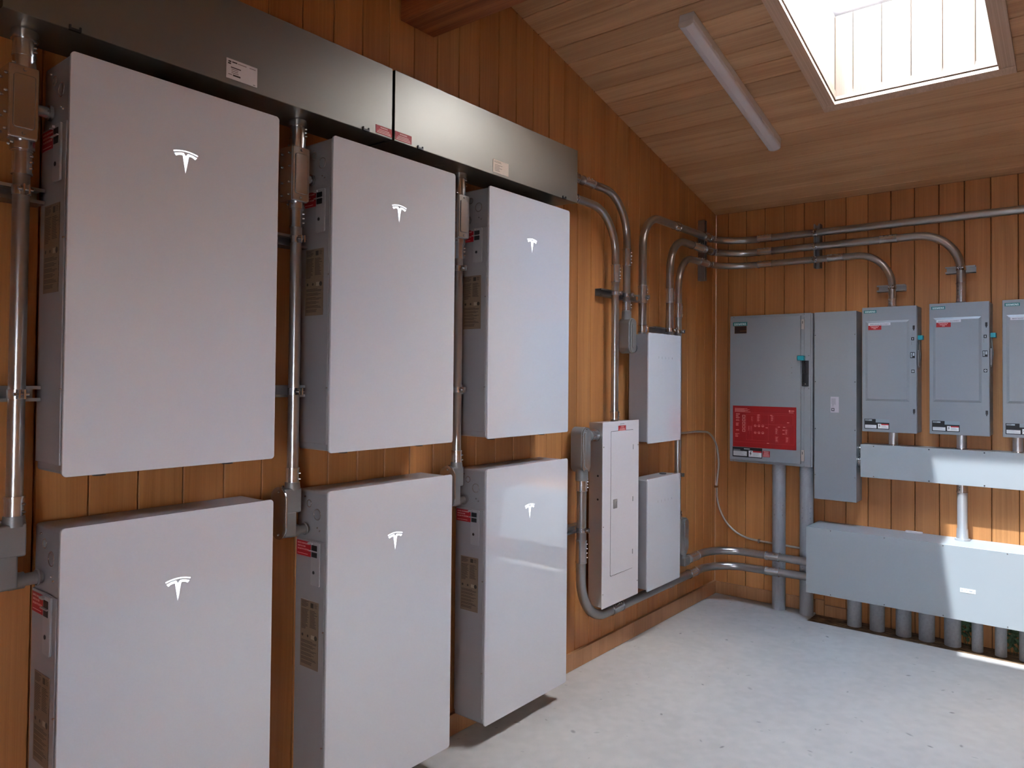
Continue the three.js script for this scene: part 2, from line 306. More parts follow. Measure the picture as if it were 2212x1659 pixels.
// skylight: boarded well, casing on the ceiling, glazing on top
{
  const w = struct('window_1', 'skylight with a deep boarded well and flat wooden casing', 'skylight');
  const topY = (z) => 3.56 + S * (z - 1.1), t = .012;
  const well = (O, U, N, width, seams, zs) => {
    const e = [0, ...seams, width];
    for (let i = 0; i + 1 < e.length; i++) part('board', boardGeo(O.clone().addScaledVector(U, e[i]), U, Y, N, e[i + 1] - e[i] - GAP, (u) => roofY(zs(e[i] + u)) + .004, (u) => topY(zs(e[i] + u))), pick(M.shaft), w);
  };
  const sx = [1.256, 1.397, 1.536, 1.678, 1.819].map((x) => x - ww.x0), sz = [.1, .24, .38, .52, .66, .8, .94];
  well(V(ww.x0, 0, ww.z0), X, Z, ww.x1 - ww.x0, sx, () => ww.z0);
  well(V(ww.x0, 0, ww.z1), X, V(0, 0, -1), ww.x1 - ww.x0, sx, () => ww.z1);
  well(V(ww.x0, 0, ww.z0), Z, X, ww.z1 - ww.z0, sz, (u) => ww.z0 + u);
  well(V(ww.x1, 0, ww.z0), Z, V(-1, 0, 0), ww.z1 - ww.z0, sz, (u) => ww.z0 + u);
  // kerb outside the boards keeps daylight to the glazing
  const kerb = (x0, x1, z0, z1) => { const sh = new THREE.Shape([[z0, roofY(z0) + .02], [z1, roofY(z1) + .02], [z1, topY(z1) + .005], [z0, topY(z0) + .005]].map(([z, y]) => new THREE.Vector2(-z, y))); const g = new THREE.ExtrudeGeometry(sh, { depth: x1 - x0, bevelEnabled: false }); g.rotateY(Math.PI / 2); g.translate(x0, 0, 0); part('kerb', g, M.backing, w); };
  kerb(ww.x0 - .06, ww.x1 + .06, ww.z0 - .06, ww.z0 - t - .0005); kerb(ww.x0 - .06, ww.x1 + .06, ww.z1 + t + .0005, ww.z1 + .06); kerb(ww.x0 - .06, ww.x0 - t - .0005, ww.z0 - t, ww.z1 + t); kerb(ww.x1 + t + .0005, ww.x1 + .06, ww.z0 - t, ww.z1 + t);
  // casing boards on the ceiling, inner lip
  const up = V(0, S, 1).normalize(), dn = V(0, -1, S).normalize(), sl = Math.hypot(1, S), at = (x, z, d = 0) => V(x, roofY(z), z).addScaledVector(dn, d);
  const casing = (x0, x1, z0, z1, d, th, m, name) => { const g = new THREE.BoxGeometry(x1 - x0, (z1 - z0) * sl, th); g.applyMatrix4(new THREE.Matrix4().makeBasis(X, up, dn).setPosition(at((x0 + x1) / 2, (z0 + z1) / 2, d - th / 2))); part(name, g, m, w); };
  const o = .068, c = .018;
  casing(ww.x0 - o, ww.x1 + o, ww.z0 - o + .012, ww.z0, c, .018, M.trim, 'casing'); casing(ww.x0 - o, ww.x1 + o, ww.z1, ww.z1 + o, c, .018, M.trim, 'casing'); casing(ww.x0 - o, ww.x0, ww.z0 + .0008, ww.z1 - .0008, c, .018, M.trim, 'casing'); casing(ww.x1, ww.x1 + o, ww.z0 + .0008, ww.z1 - .0008, c, .018, M.trim, 'casing');
  const lip = M.shaft[0], L = .006;
  for (const [a, b, z0, z1] of [[ww.x0 + L, ww.x1 - L, ww.z0, ww.z0 + L], [ww.x0, ww.x0 + L, ww.z0 + L, ww.z1 - L], [ww.x1 - L, ww.x1, ww.z0 + L, ww.z1 - L]]) casing(a, b, z0, z1, -.006, .045, lip, 'lip');
  // glazing
  const gl = (x0, x1, z0, z1, d, th, m, name) => { const g = new THREE.BoxGeometry(x1 - x0, (z1 - z0) * sl, th); g.applyMatrix4(new THREE.Matrix4().makeBasis(X, up, dn).setPosition(V((x0 + x1) / 2, topY((z0 + z1) / 2), (z0 + z1) / 2).addScaledVector(dn, -d))); part(name, g, m, w); };
  gl(ww.x0 - .05, ww.x1 + .05, ww.z0 - .05, ww.z1 + .05, .02, .006, M.skyGlass, 'pane');
  gl(ww.x0 - .06, ww.x0 + .004, ww.z0 - .06, ww.z1 + .06, .03, .012, M.whiteFrame, 'frame_bar'); gl(ww.x1 - .004, ww.x1 + .06, ww.z0 - .06, ww.z1 + .06, .03, .012, M.whiteFrame, 'frame_bar'); gl(ww.x0, ww.x1, ww.z0 - .06, ww.z0 + .004, .03, .012, M.whiteFrame, 'frame_bar'); gl(ww.x0, ww.x1, ww.z1 - .004, ww.z1 + .06, .03, .012, M.whiteFrame, 'frame_bar');
}
// baseboards, ridge beam
{
  const b = struct('baseboard_left', 'plain fir baseboard along the left wall', 'baseboard');
  part('board', boardGeo(V(.018, .003, .018), Z, Y, X, 1.21, 0, .092, .018, .003), M.base, b); part('board', boardGeo(V(.018, .003, 1.2296), Z, Y, X, 2.44, 0, .092, .018, .003), M.base, b); part('board', boardGeo(V(.018, .003, 3.671), Z, Y, X, 2.44, 0, .092, .018, .003), M.base, b);
  const c = struct('baseboard_back', 'plain fir baseboard along the foot of the far wall', 'baseboard');
  part('board', boardGeo(V(0, .003, .018), X, Y, Z, .735, 0, .085, .018, .003), M.base, c); part('board', boardGeo(V(.737, -.01, .018), X, Y, Z, .06, 0, .105, .018, .003), M.base, c); part('board', boardGeo(V(.80, -.01, .018), X, Y, Z, .14, 0, .075, .018, .003), M.base, c);
  const m = struct('trim_1', 'heavy dark reddish ridge beam under the ceiling', 'beam');
  const g = new THREE.BoxGeometry(XR - .004, .52, .19); { const p = g.attributes.position, u = g.attributes.uv; for (let i = 0; i < p.count; i++) u.setXY(i, p.getY(i) + p.getZ(i), p.getX(i)); }
  part('beam', g.translate(XR / 2 + .002, 3.07 + .26, 3.065), M.beam, m);
}
// ground outside and a low shrub against the far wall
{
  const g = struct('ground', 'ground outside the building', 'ground'); part('earth', [box(-6, 10, -.4, -.17, -8, 14)], M.yard, g);
  const r = seeded(5);
  for (const [cx, w] of [[1.643, 'fifth and sixth'], [1.878, 'seventh and eighth']]) {   // leafy weeds come up through the slot
    const t = thing('weed', `small green leafy weed against the wall between the ${w} riser ducts`, 'weed', V(cx, -.008, .045), 'weeds in the slot behind the slab'), L = [];
    for (let i = 0; i < 46; i++) { const q = new THREE.PlaneGeometry(.016 + .02 * r(), .012 + .012 * r(), 2, 2), p = q.attributes.position; for (let k = 0; k < p.count; k++) { const x = p.getX(k), y = p.getY(k); p.setXYZ(k, x * (1 - 18 * Math.abs(y)), y, -Math.abs(y) * .5 - x * x * 6); } q.computeVertexNormals(); q.rotateX(-.6 + r() * 1.6); q.rotateZ(r() * 6.3); q.rotateY((r() - .5) * 1.6); q.translate(cx + (r() - .5) * .07, .012 + .145 * Math.sqrt(r()), .022 + r() * .05); L.push(q); }
    part('foliage', L, M.leaf, t).userData.kind = 'stuff';
    part('stem', [-.03, 0, .03].map((d) => cyl(V(cx + d * .5, -.008, .045), V(cx + d, .12, .045), .0018, 6)), M.leaf, t);
  }
}
// E-LEFT
// ---------------------------------------------------------------- prints
const PR = {};
PR.shutdown = print(.087, .052, (x, w, h) => { x.fillStyle = '#a5121c'; x.fillRect(0, 0, w, h); x.textAlign = 'left'; x.fillStyle = '#f0c9c4'; x.textBaseline = 'middle'; ['RAPID SHUTDOWN', 'SWITCH FOR', 'SOLAR PV SYSTEM'].forEach((s, i) => { x.font = `bold ${h * .15}px sans-serif`; x.fillText(s, w * .06, h * (.16 + .2 * i), w * .88); }); x.fillRect(w * .06, h * .84, w * .7, h * .03); });
PR.rating = print(.103, .235, (x, w, h) => {
  const r = seeded(71); x.fillStyle = '#7d6a58'; x.fillRect(0, 0, w, h); const ink = '#2e241c';
  lines(x, w * .05, h * .02, w * .45, 6, h * .016, h * .007, ink, r); x.fillStyle = ink; x.fillRect(w * .56, h * .03, w * .16, h * .07); lines(x, w * .76, h * .03, w * .2, 4, h * .018, h * .006, ink, r);
  lines(x, w * .05, h * .14, w * .42, 16, h * .019, h * .008, ink, r); lines(x, w * .52, h * .14, w * .43, 14, h * .019, h * .008, ink, r);
  x.fillStyle = '#a99883'; x.fillRect(w * .6, h * .5, w * .2, h * .06); x.fillStyle = ink; x.beginPath(); x.arc(w * .86, h * .53, w * .08, 0, 7); x.fill(); x.beginPath(); x.arc(w * .12, h * .53, w * .05, 0, 7); x.fill(); x.beginPath(); x.arc(w * .42, h * .53, w * .045, 0, 7); x.fill();
  for (let i = 0; i < 6; i++) lines(x, w * .05, h * (.6 + .062 * i), w * .9, 3, h * .016, h * .007, ink, r);
});
PR.makerTag = print(.103, .061, (x, w, h) => { const r = seeded(72); x.fillStyle = '#cfc6c4'; x.fillRect(0, 0, w, h); x.fillStyle = '#33261f'; x.fillRect(w * .06, h * .1, w * .09, h * .07); x.fillRect(w * .05, h * .2, w * .09, h * .07); x.fillRect(w * .18, h * .1, w * .16, h * .06); x.fillStyle = '#6d5d55'; x.fillRect(w * .36, h * .12, w * .28, h * .035); x.fillRect(w * .74, h * .12, w * .2, h * .03); x.fillStyle = '#43352e'; x.fillRect(w * .14, h * .38, w * .32, h * .055); lines(x, w * .16, h * .48, w * .34, 3, h * .09, h * .035, '#7a6a62', r); x.fillStyle = '#7a6a62'; x.fillRect(w * .06, h * .76, w * .12, h * .04); x.fillStyle = '#33261f'; x.fillRect(w * .21, h * .75, w * .24, h * .075); x.fillRect(w * .86, h * .92, w * .08, h * .025); });
PR.makerTag2 = print(.105, .057, (x, w, h) => { const r = seeded(73); x.fillStyle = '#dcc9b4'; x.fillRect(0, 0, w, h); lines(x, w * .06, h * .1, w * .5, 2, h * .08, h * .03, '#8f7d6c', r); lines(x, w * .1, h * .36, w * .5, 5, h * .11, h * .04, '#8f7d6c', r); });
const warn = (w, h, first) => print(w, h, (x, a, b) => { const r = seeded(74); x.fillStyle = '#b0222a'; x.fillRect(0, 0, a, b); fitText(x, first, a / 2, b * .22, a * .6, b * .24, 'bold', '#f0c8c0'); x.fillStyle = '#e5b4ac'; for (let i = 0; i < 3; i++) { const q = a * (.6 + .25 * r()); x.fillRect((a - q) / 2, b * (.44 + .18 * i), q, b * .09); } });
PR.warnA = warn(.078, .03, 'WARNING'); PR.warnB = warn(.083, .032, 'WARNING');

// ---------------------------------------------------------------- battery units
const roundRect = (w, h, r) => { const s = new THREE.Shape(), a = w / 2, b = h / 2; s.moveTo(-a + r, -b); s.lineTo(a - r, -b); s.absarc(a - r, -b + r, r, -Math.PI / 2, 0); s.lineTo(a, b - r); s.absarc(a - r, b - r, r, 0, Math.PI / 2); s.lineTo(-a + r, b); s.absarc(-a + r, b - r, r, Math.PI / 2, Math.PI); s.lineTo(-a, -b + r); s.absarc(-a + r, -b + r, r, Math.PI, 1.5 * Math.PI); return s; };
// plate facing +x: outline in (z to the left, y), outer face at x1
function plateX(w, h, r, x0, x1, cy, cz, bev = .0015) { const g = new THREE.ExtrudeGeometry(roundRect(w - 2 * bev, h - 2 * bev, r), { depth: x1 - x0 - 2 * bev, bevelThickness: bev, bevelSize: bev, bevelSegments: 2, curveSegments: 6 }); g.rotateY(Math.PI / 2); return g.translate(x0 + bev, cy, cz); }
function plateZ(w, h, r, z0, z1, cx, cy, bev = .001) { const g = new THREE.ExtrudeGeometry(roundRect(w - 2 * bev, h - 2 * bev, r), { depth: z1 - z0 - 2 * bev, bevelThickness: bev, bevelSize: bev, bevelSegments: 1, curveSegments: 8 }); return g.translate(cx, cy, z0 + bev); }
function emblem(x, yTop, cz, hw) {
  const q = (a, b) => new THREE.Vector2(a * hw, -b * hw), A = new THREE.Shape(), B = new THREE.Shape();
  A.moveTo(...q(-1, .17).toArray()); A.quadraticCurveTo(...q(0, -.17).toArray(), ...q(1, .17).toArray()); A.lineTo(...q(.96, .255).toArray()); A.quadraticCurveTo(...q(0, -.07).toArray(), ...q(-.96, .255).toArray()); A.closePath();
  const half = [[.17, .21], [.5, .235], [.92, .375], [.76, .56], [.62, .46], [.46, .41], [.25, .4]];
  B.moveTo(...q(0, .44).toArray()); for (const [a, b] of half) B.lineTo(...q(a, b).toArray()); B.lineTo(...q(0, 1.8).toArray()); for (const [a, b] of half.slice().reverse()) B.lineTo(...q(-a, b).toArray()); B.closePath();
  const g = new THREE.ExtrudeGeometry([A, B], { depth: .0006, bevelEnabled: false, curveSegments: 12 }); g.rotateY(Math.PI / 2); return g.translate(x, yTop, cz);
}
function makeBattery() {
  const t = thing('battery_unit', '', 'battery', V(0, 0, 0), 'white wall batteries in two rows of three');
  const zs = .3025, N = Z;
  part('mounting_bracket', box(.0005, .012, .10, 1.0, -.24, .24), M.strut, t);
  const body = part('case', box(.012, .1855, .006, 1.099, -zs, zs, .009), M.pwBody, t, 'grey metal case');
  part('side_cover', box(.016, .181, .03, .926, zs, zs + .005, .002), M.pwBody, t);
  const glass = part('front_panel', plateX(.609, 1.105, .010, .1868, .195, .5525, 0), M.glassWhite, t, 'glossy white glass front');
  part('emblem', emblem(.1948, .9185, 0, .0365), M.logo, glass, 'glowing white emblem');
  part('knockout', ring(V(.083, 1.052, zs), N, .0125, .0012), M.alumCover, t); part('knockout', ring(V(.13, 1.018, zs), N, .019, .0013), M.alumCover, t);
  for (const [x, y] of [[.06, 1.075], [.133, .972], [.147, .963]]) part('screw', stud(V(x, y, zs), N, .0035, .003), M.emtBright, t);
  part('shutdown_sticker', sheet(.087, .052, V(.0655, .893, zs + .0058), 'z'), PR.shutdown, t, 'red warning sticker');
  const sw = part('switch_cover', plateZ(.05, .152, .005, zs + .005, zs + .0105, .135, .848), M.pwRecess, t, 'grey cover plate of the shutdown switch');
  part('switch_window', [sheet(.03, .019, V(.131, .903, zs + .0108), 'z'), sheet(.03, .019, V(.131, .8805, zs + .0108), 'z')], M.black, sw, 'black switch windows');
  part('hasp', [box(.104, .150, .890, .893, zs + .010, zs + .016), box(.100, .122, .914, .920, zs + .006, zs + .017)], M.pwRecess, sw);
  part('lock', cyl(V(.128, .818, zs + .010), V(.128, .818, zs + .0115), .006, 14), M.black, sw);
  part('rating_label', sheet(.103, .235, V(.102, .598, zs + .0058), 'z'), PR.rating, t, 'brown rating label with fine print');
  for (const y of [.62, .226]) part('screw', stud(V(.1785, y, zs + .003), N, .0035, .004), M.emtBright, t);
  for (const z of [-.19, .185]) part('foot', [cyl(V(.115, -.012, z), V(.115, .008, z), .017, 14, .014)], M.foot, t);
  return t;
}
const pitch = .82095, rows = [[1.3220, 'upper'], [.0864, 'lower']];
{
  const proto = makeBattery(); let first = true;
  const which = ['leftmost', 'middle', 'rightmost'], near = ['nearest the viewer', 'between the other two', 'next to the breaker panel'];
  for (const [y, row] of rows) for (let k = 0; k < 3; k++) {
    const o = first ? proto : proto.clone(); if (!first) { o.name = numbered('battery_unit'); scene.add(o); }
    first = false; o.position.set(0, y, 2.2 + pitch * (2 - k) + .3045);
    o.userData = { label: `white glass fronted wall battery, ${which[k]} of the ${row} row, ${near[k]}`, category: 'battery', group: 'white wall batteries in two rows of three' };
  }
}
// ---------------------------------------------------------------- wireway above the batteries
function wireway(z0, z1, label) {
  const t = thing('wireway', label, 'cable trough', V(0, 2.478, (z0 + z1) / 2), 'metal wireway sections above the batteries');
  part('trough_body', [box(.0005, .1965, 2.480, 2.743, z0 + .004, z1 - .004)], M.wireway, t);
  const c = part('cover', [box(.1968, .200, 2.478, 2.745, z0, z1, .0012), box(.165, .1985, 2.4775, 2.480, z0, z1), box(.165, .1985, 2.743, 2.7455, z0, z1)], M.wireway, t);
  return [t, c];
}
const [wayR, covR] = wireway(2.142, 3.3585, 'grey metal wireway section with the bright skylight reflection, ending at the bent conduits');
const [wayL, covL] = wireway(3.3705, 4.603, 'dark grey metal wireway section above the leftmost battery, with a white maker label');
part('joint_sleeve', box(.001, .192, 2.482, 2.741, 3.3588, 3.3702), M.black, wayL, 'dark recessed joint between the sections');
part('maker_label', sheet(.103, .061, V(.2006, 2.525, 3.9785), 'x'), PR.makerTag, covL, 'white printed label'); part('maker_label', sheet(.105, .057, V(.2006, 2.5175, 2.7415), 'x'), PR.makerTag2, covR, 'white printed label');
part('warning_label', sheet(.078, .03, V(.2006, 2.499, 3.41), 'x'), PR.warnA, covL, 'red warning label'); part('warning_label', sheet(.083, .032, V(.2006, 2.499, 3.3145), 'x'), PR.warnB, covR, 'red warning label');
for (const [z, c] of [[4.445, covL], [3.495, covL], [3.228, covR], [2.259, covR]]) part('latch', [box(.196, .2055, 2.476, 2.482, z - .014, z + .014), box(.200, .2055, 2.482, 2.489, z - .014, z - .010), box(.200, .2055, 2.482, 2.489, z + .010, z + .014)], M.black, c);
part('knockout', [ring(V(.11, 2.479, 2.45), V(0, 1, 0), .018, .001), ring(V(.1, 2.4788, 3.02), V(0, 1, 0), .02, .001)], M.wireway, wayR);

// ---------------------------------------------------------------- conduit kit
// sleeve with a row of set screws turned towards s
function sleeve(a, b, r, s, n = 4) {
  const d = b.clone().sub(a), L = [cyl(a, b, r + .0032, 22)], e = d.clone().normalize();
  L.push(cyl(a.clone().addScaledVector(e, -.001), a.clone().addScaledVector(e, .005), r + .0052, 22), cyl(b.clone().addScaledVector(e, -.005), b.clone().addScaledVector(e, .001), r + .0052, 22));
  for (let i = 0; i < n; i++) L.push(stud(a.clone().addScaledVector(d, (i + 1) / (n + 1)).addScaledVector(s, r + .002), s, .0042, .007));
  return L;
}
// strap round a pipe at p: pipe axis e, ears along w, wall side -f
function strapGeo(p, e, w, f, r) {
  if (w.clone().cross(e).dot(f) < 0) w = w.clone().negate();
  const a = p.clone().addScaledVector(e, -.012), b = p.clone().addScaledVector(e, .012), L = [cyl(a, b, r + .0028, 22)];
  const q = p.clone().addScaledVector(f, r + .004), ear = (k) => { const g = new THREE.BoxGeometry(.004, .024, .026); g.applyMatrix4(new THREE.Matrix4().makeBasis(w, e, f)); const c = q.clone().addScaledVector(w, .006 * k).addScaledVector(f, .006); return g.translate(c.x, c.y, c.z); };
  L.push(ear(1), ear(-1)); const c0 = q.clone().addScaledVector(f, .009);
  L.push(cyl(c0.clone().addScaledVector(w, -.017), c0.clone().addScaledVector(w, .017), .0045, 8));
  return L;
}
// C-channel from a to b standing on the wall, open face along f
function strutGeo(a, b, f, w = .041, h = .04) {
  const d = b.clone().sub(a), L = d.length(), e = d.clone().normalize(), u = f.clone().cross(e).normalize(), t = .0025, l = .009;
  const pr = [[-w / 2, 0], [w / 2, 0], [w / 2, h], [w / 2 - l, h], [w / 2 - l, h - .007], [w / 2 - l + t, h - .007], [w / 2 - l + t, h - t], [w / 2 - t, h - t], [w / 2 - t, t], [-w / 2 + t, t], [-w / 2 + t, h - t], [-w / 2 + l - t, h - t], [-w / 2 + l - t, h - .007], [-w / 2 + l, h - .007], [-w / 2 + l, h], [-w / 2, h]];
  const g = new THREE.ExtrudeGeometry(new THREE.Shape(pr.map((p) => new THREE.Vector2(...p))), { depth: L, bevelEnabled: false });
  g.applyMatrix4(new THREE.Matrix4().makeBasis(u, f, e).setPosition(a)); return g;
}
function strut(a, b, f, label, h, group = 'steel strut channels') { const t = thing('strut_channel', label, 'strut', a.clone(), group); part('channel', strutGeo(a, b, f, .041, h), M.strut, t); return t; }
function stadium(w, h) { return roundRect(w, h, Math.min(w, h) / 2 - 1e-4); }
const NZ = V(0, 0, -1), NX = V(-1, 0, 0), NY = V(0, -1, 0);

// ---------------------------------------------------------------- risers beside each battery column
function batteryRiser(zc, label) {
  const x = .085, r = .0192, t = thing('conduit_riser', label, 'conduit', V(x, 1.02, zc), 'conduit risers between the battery columns'), s = V(.75, 0, -.66).normalize();
  part('pipe', sweep([V(x, 1.235, zc), V(x, 2.135, zc)], r), M.emt, t, 'galvanised steel pipe');
  part('connector', [...sleeve(V(x, 2.412, zc), V(x, 2.462, zc), r + .004, s, 3), cyl(V(x, 2.455, zc), V(x, 2.4775, zc), r + .012, 22)], M.emtBright, t);
  part('coupling', sleeve(V(x, 2.105, zc), V(x, 2.168, zc), r, s, 3), M.emtBright, t); part('coupling', sleeve(V(x, 1.212, zc), V(x, 1.272, zc), r, s, 2), M.emtBright, t);
  // upper pull fitting with a screwed cover towards the room and a bolted side
  const zl = zc + .043, zr = zc - .024, yb = 2.190, yt = 2.378;
  const u = part('pull_fitting', [box(.045, .119, yb, yt, zr, zl, .004), cyl(V(x, 2.168, zc), V(x, yb + .004, zc), r + .009, 22), cyl(V(x, yt - .004, zc), V(x, 2.416, zc), r + .008, 22), ...[[-1, .8], [1, .8], [-1, 1], [1, 1]].map(([a, b]) => stud(V(x + .012 * a, b < 1 ? 2.182 : 2.388, zc + r + .006), Z, .004, .006))], M.emtBright, t);
  const cv = part('cover', [plateX(zl - zr - .002, yt - yb - .004, .004, .1195, .1245, (yb + yt) / 2, (zl + zr) / 2), plateX(zl - zr - .018, yt - yb - .05, .006, .1245, .1285, (yb + yt) / 2, (zl + zr) / 2, .0018)], M.alumCover, u);
  part('screw', [stud(V(.1245, yb + .012, (zl + zr) / 2), X, .0048, .004), stud(V(.1245, yt - .012, (zl + zr) / 2), X, .0048, .004)], M.emtBright, cv);
  part('bolt', [.058, .1].flatMap((q) => [2.212, 2.255, 2.31, 2.355].map((y) => stud(V(q, y, zl), Z, .0042, .005))), M.emtBright, u);
  part('side_nipple', [...sleeve(V(.075, 2.286, zr - .001), V(.075, 2.286, zc - .066), .012, s, 1), cyl(V(.075, 2.286, zc - .060), V(.075, 2.286, zc - .069), .021, 8)], M.emtBright, u);
  // lower elbow fitting: cover towards the viewer, outlet into the lower battery
  const a = zc - .023, b = zc + .043;
  const l = part('elbow_fitting', [box(.05, .108, 1.118, 1.203, a, b, .006), box(.05, .108, 1.036, 1.126, a + .017, b, .008), cyl(V(x, 1.195, zc), V(x, 1.222, zc), r + .008, 22, r + .005), cyl(V(.075, 1.0505, a + .03), V(.075, 1.0505, a - .004), .0215, 18), cyl(V(.075, 1.0505, a), V(.075, 1.0505, zc - .069), .0165, 18), ring(V(.075, 1.0505, zc - .058), Z, .019, .003)], M.alum, t, 'dark grey cast elbow fitting');
  const lc = part('cover', plateZ(.092, .178, .044, b, b + .006, .077, 1.119), M.alumCover, l); part('screw', [stud(V(.077, 1.192, b + .006), Z, .0045, .004), stud(V(.077, 1.046, b + .006), Z, .0045, .004), stud(V(.058, 1.203, zc + .02), Y, .004, .006)], M.emtBright, lc);
  for (const y of [2.062, 1.535]) part('strap', strapGeo(V(x, y, zc), Y, Z, X, r), M.emtBright, t);
}
const gapZ = [[4.521, 'left of the leftmost batteries'], [3.699, 'between the leftmost and middle batteries'], [2.883, 'between the middle and rightmost batteries']];
for (const [z, w] of gapZ) {
  batteryRiser(z, `vertical metal conduit with two fittings, ${w}`);
  for (const [y, n] of [[2.062, 'upper'], [1.535, 'lower']]) strut(V(.0005, y, z - .062), V(.0005, y, Math.min(z + .12, z === 4.521 ? 4.66 : 9)), X, `${n} short strut channel holding the conduit ${w}`, .0615);
}
// ---------------------------------------------------------------- breaker panel and gateways
{
  const t = thing('breaker_panel', 'tall white breaker panel with inset door, right of the batteries', 'breaker panel', V(0, .322, 1.563));
  part('box', box(.03, .1175, .328, 1.344, 1.368, 1.760, .002), M.panelSide, t, 'shiny bare metal box sides');
  const f = part('trim_front', plateX(.398, 1.028, .003, .1178, .122, .834, 1.5635), M.panelWhite, t);
  const d = part('door', plateX(.245, .806, .006, .1216, .1245, .889, 1.5545), M.panelWhite, t); part('door_gap', plateX(.249, .81, .007, .1214, .1221, .889, 1.5545, .0001), M.rubber, f);
  part('latch', [plateX(.042, .052, .003, .1245, .1275, .884, 1.633), box(.1275, .129, .876, .896, 1.617, 1.624)], M.panelSide, d);
  for (const y of [1.192, .889, .583]) part('hinge', box(.1245, .127, y - .014, y + .014, 1.4335, 1.4395), M.emt, d);
  part('warning_label', sheet(.083, .033, V(.1227, 1.305, 1.5585), 'x'), warn(.083, .033, 'WARNING'), f, 'red warning label');
  part('panel_name', sheet(.05, .007, V(.1225, 1.331, 1.557), 'x', .0006), print(.05, .007, (x, w, h) => { x.fillStyle = '#d6d0d0'; x.fillRect(0, 0, w, h); const r = seeded(9); x.fillStyle = '#5d5a60'; for (let i = 0; i < 9; i++) x.fillRect(w * (.06 + .1 * i), h * .25, w * .06, h * .5); }), f);
  for (const [y, z] of [[1.21, 1.752], [.77, 1.752], [.40, 1.752], [1.20, 1.375], [.40, 1.375]]) part('screw', stud(V(.122, y, z), X, .004, .0025), M.panelSide, f);
  part('knockout', [1.25, 1.05, .92].map((y) => cyl(V(.09, y, 1.7598), V(.09, y, 1.7608), .006, 10)), M.rubber, t);
}
const font = await new FontLoader().loadAsync('fonts/droid/droid_sans_regular.typeface.json');
function gateway(y0, y1, label) {
  const t = thing('gateway_box', label, 'control box', V(0, y0, 1.137), 'white glass fronted control boxes');
  part('case', box(.035, .1655, y0 + .008, y1 - .008, .908, 1.340, .006), M.pwBody, t, 'grey metal case');
  const f = part('front_panel', plateX(.424, y1 - y0, .006, .1665, .175, (y0 + y1) / 2, 1.137), M.glassWhite, t, 'glossy white glass front');
  const L = [...'TESLA'].map((c, i) => { const g = new TextGeometry(c, { font, size: .013, depth: .0005, curveSegments: 3 }); g.rotateY(Math.PI / 2); return g.translate(.1748, y1 - .153, 1.226 - i * .044); });
  part('lettering', L, C(std({ roughness: .4 }), .28, .28, .30), f, 'small grey letters');
  return t;
}
gateway(1.205, 1.866, 'upper white glass fronted control box, between breaker panel and corner');
const gwLow = gateway(.333, .995, 'lower white glass fronted control box, beside the breaker panel'); part('knockout_plug', [cyl(V(.09, .985, 1.0), V(.09, .9935, 1.0), .022, 16)], M.foot, gwLow);

// ---------------------------------------------------------------- conduit runs right of the batteries
const turn = V(.7, 0, -.7);
function conduit(label, r, corners, R, seams, straps, mat = M.emt, cat = 'conduit') {
  const t = thing('conduit_run', label, cat, corners[0].clone());
  part('pipe', sweep(filleted(corners, R), r, 22), mat, t, 'galvanised steel pipe');
  for (const [a, b, s, n] of seams) part('coupling', sleeve(a, b, r, s, n ?? 4), M.emtBright, t);
  for (const [p, e, w, f] of straps) part('strap', strapGeo(p, e, w, f, r), M.emtBright, t);
  return t;
}
const hub = (t, a, b, r) => part('locknut_connector', [cyl(a, b, r, 20), ring(a, b.clone().sub(a).normalize(), r, .003)], M.emtBright, t);
const rD = .0245;
{ // A: wireway end to breaker panel
  const x = .068, y = 2.556, z = 1.553;
  const a = conduit('bent conduit from the wireway end down to the top of the breaker panel', .0222, [V(x, y, 2.142), V(x, y, z), V(x, 1.345, z)], .25, [[V(x, y, 2.06), V(x, y, 1.965), turn.clone().set(.7, .7, 0), 3], [V(x, 2.25, z), V(x, 2.15, z), turn, 4], [V(x, 1.40, z), V(x, 1.355, z), turn, 2]], [[V(x, 2.085, z), Y, Z, X]]);
  hub(a, V(x, y, 2.141), V(x, y, 2.10), .027);
}
{ // B: wireway end to the pull elbow beside the upper gateway
  const x = .068, y = 2.668, z = 1.425;
  const a = conduit('outer bent conduit from the wireway end down to the grey elbow fitting', .0222, [V(x, y, 2.142), V(x, y, z), V(x, 1.99, z)], .25, [[V(x, y, 2.06), V(x, y, 1.95), turn.clone().set(.7, .7, 0), 3], [V(x, y, 1.90), V(x, y, 1.80), turn.clone().set(.7, .7, 0), 2], [V(x, 2.36, z), V(x, 2.26, z), turn, 4], [V(x, 2.045, z), V(x, 1.995, z), turn, 2]], [[V(x, 2.085, z), Y, Z, X]]);
  hub(a, V(x, y, 2.141), V(x, y, 2.10), .027);
  const f = part('elbow_fitting', [plateX(.082, .21, .03, .03, .104, 1.845, 1.412, .006), cyl(V(x, 1.94, z), V(x, 1.99, z), .03, 22, .028), cyl(V(x, 1.775, 1.375), V(x, 1.775, 1.341), .023, 20), ring(V(x, 1.775, 1.343), Z, .026, .004)], M.alum, a, 'grey cast elbow fitting');
  part('cover', [plateX(.066, .196, .026, .104, .109, 1.845, 1.410), plateX(.04, .15, .018, .109, .112, 1.845, 1.410)], M.alum, f);
}
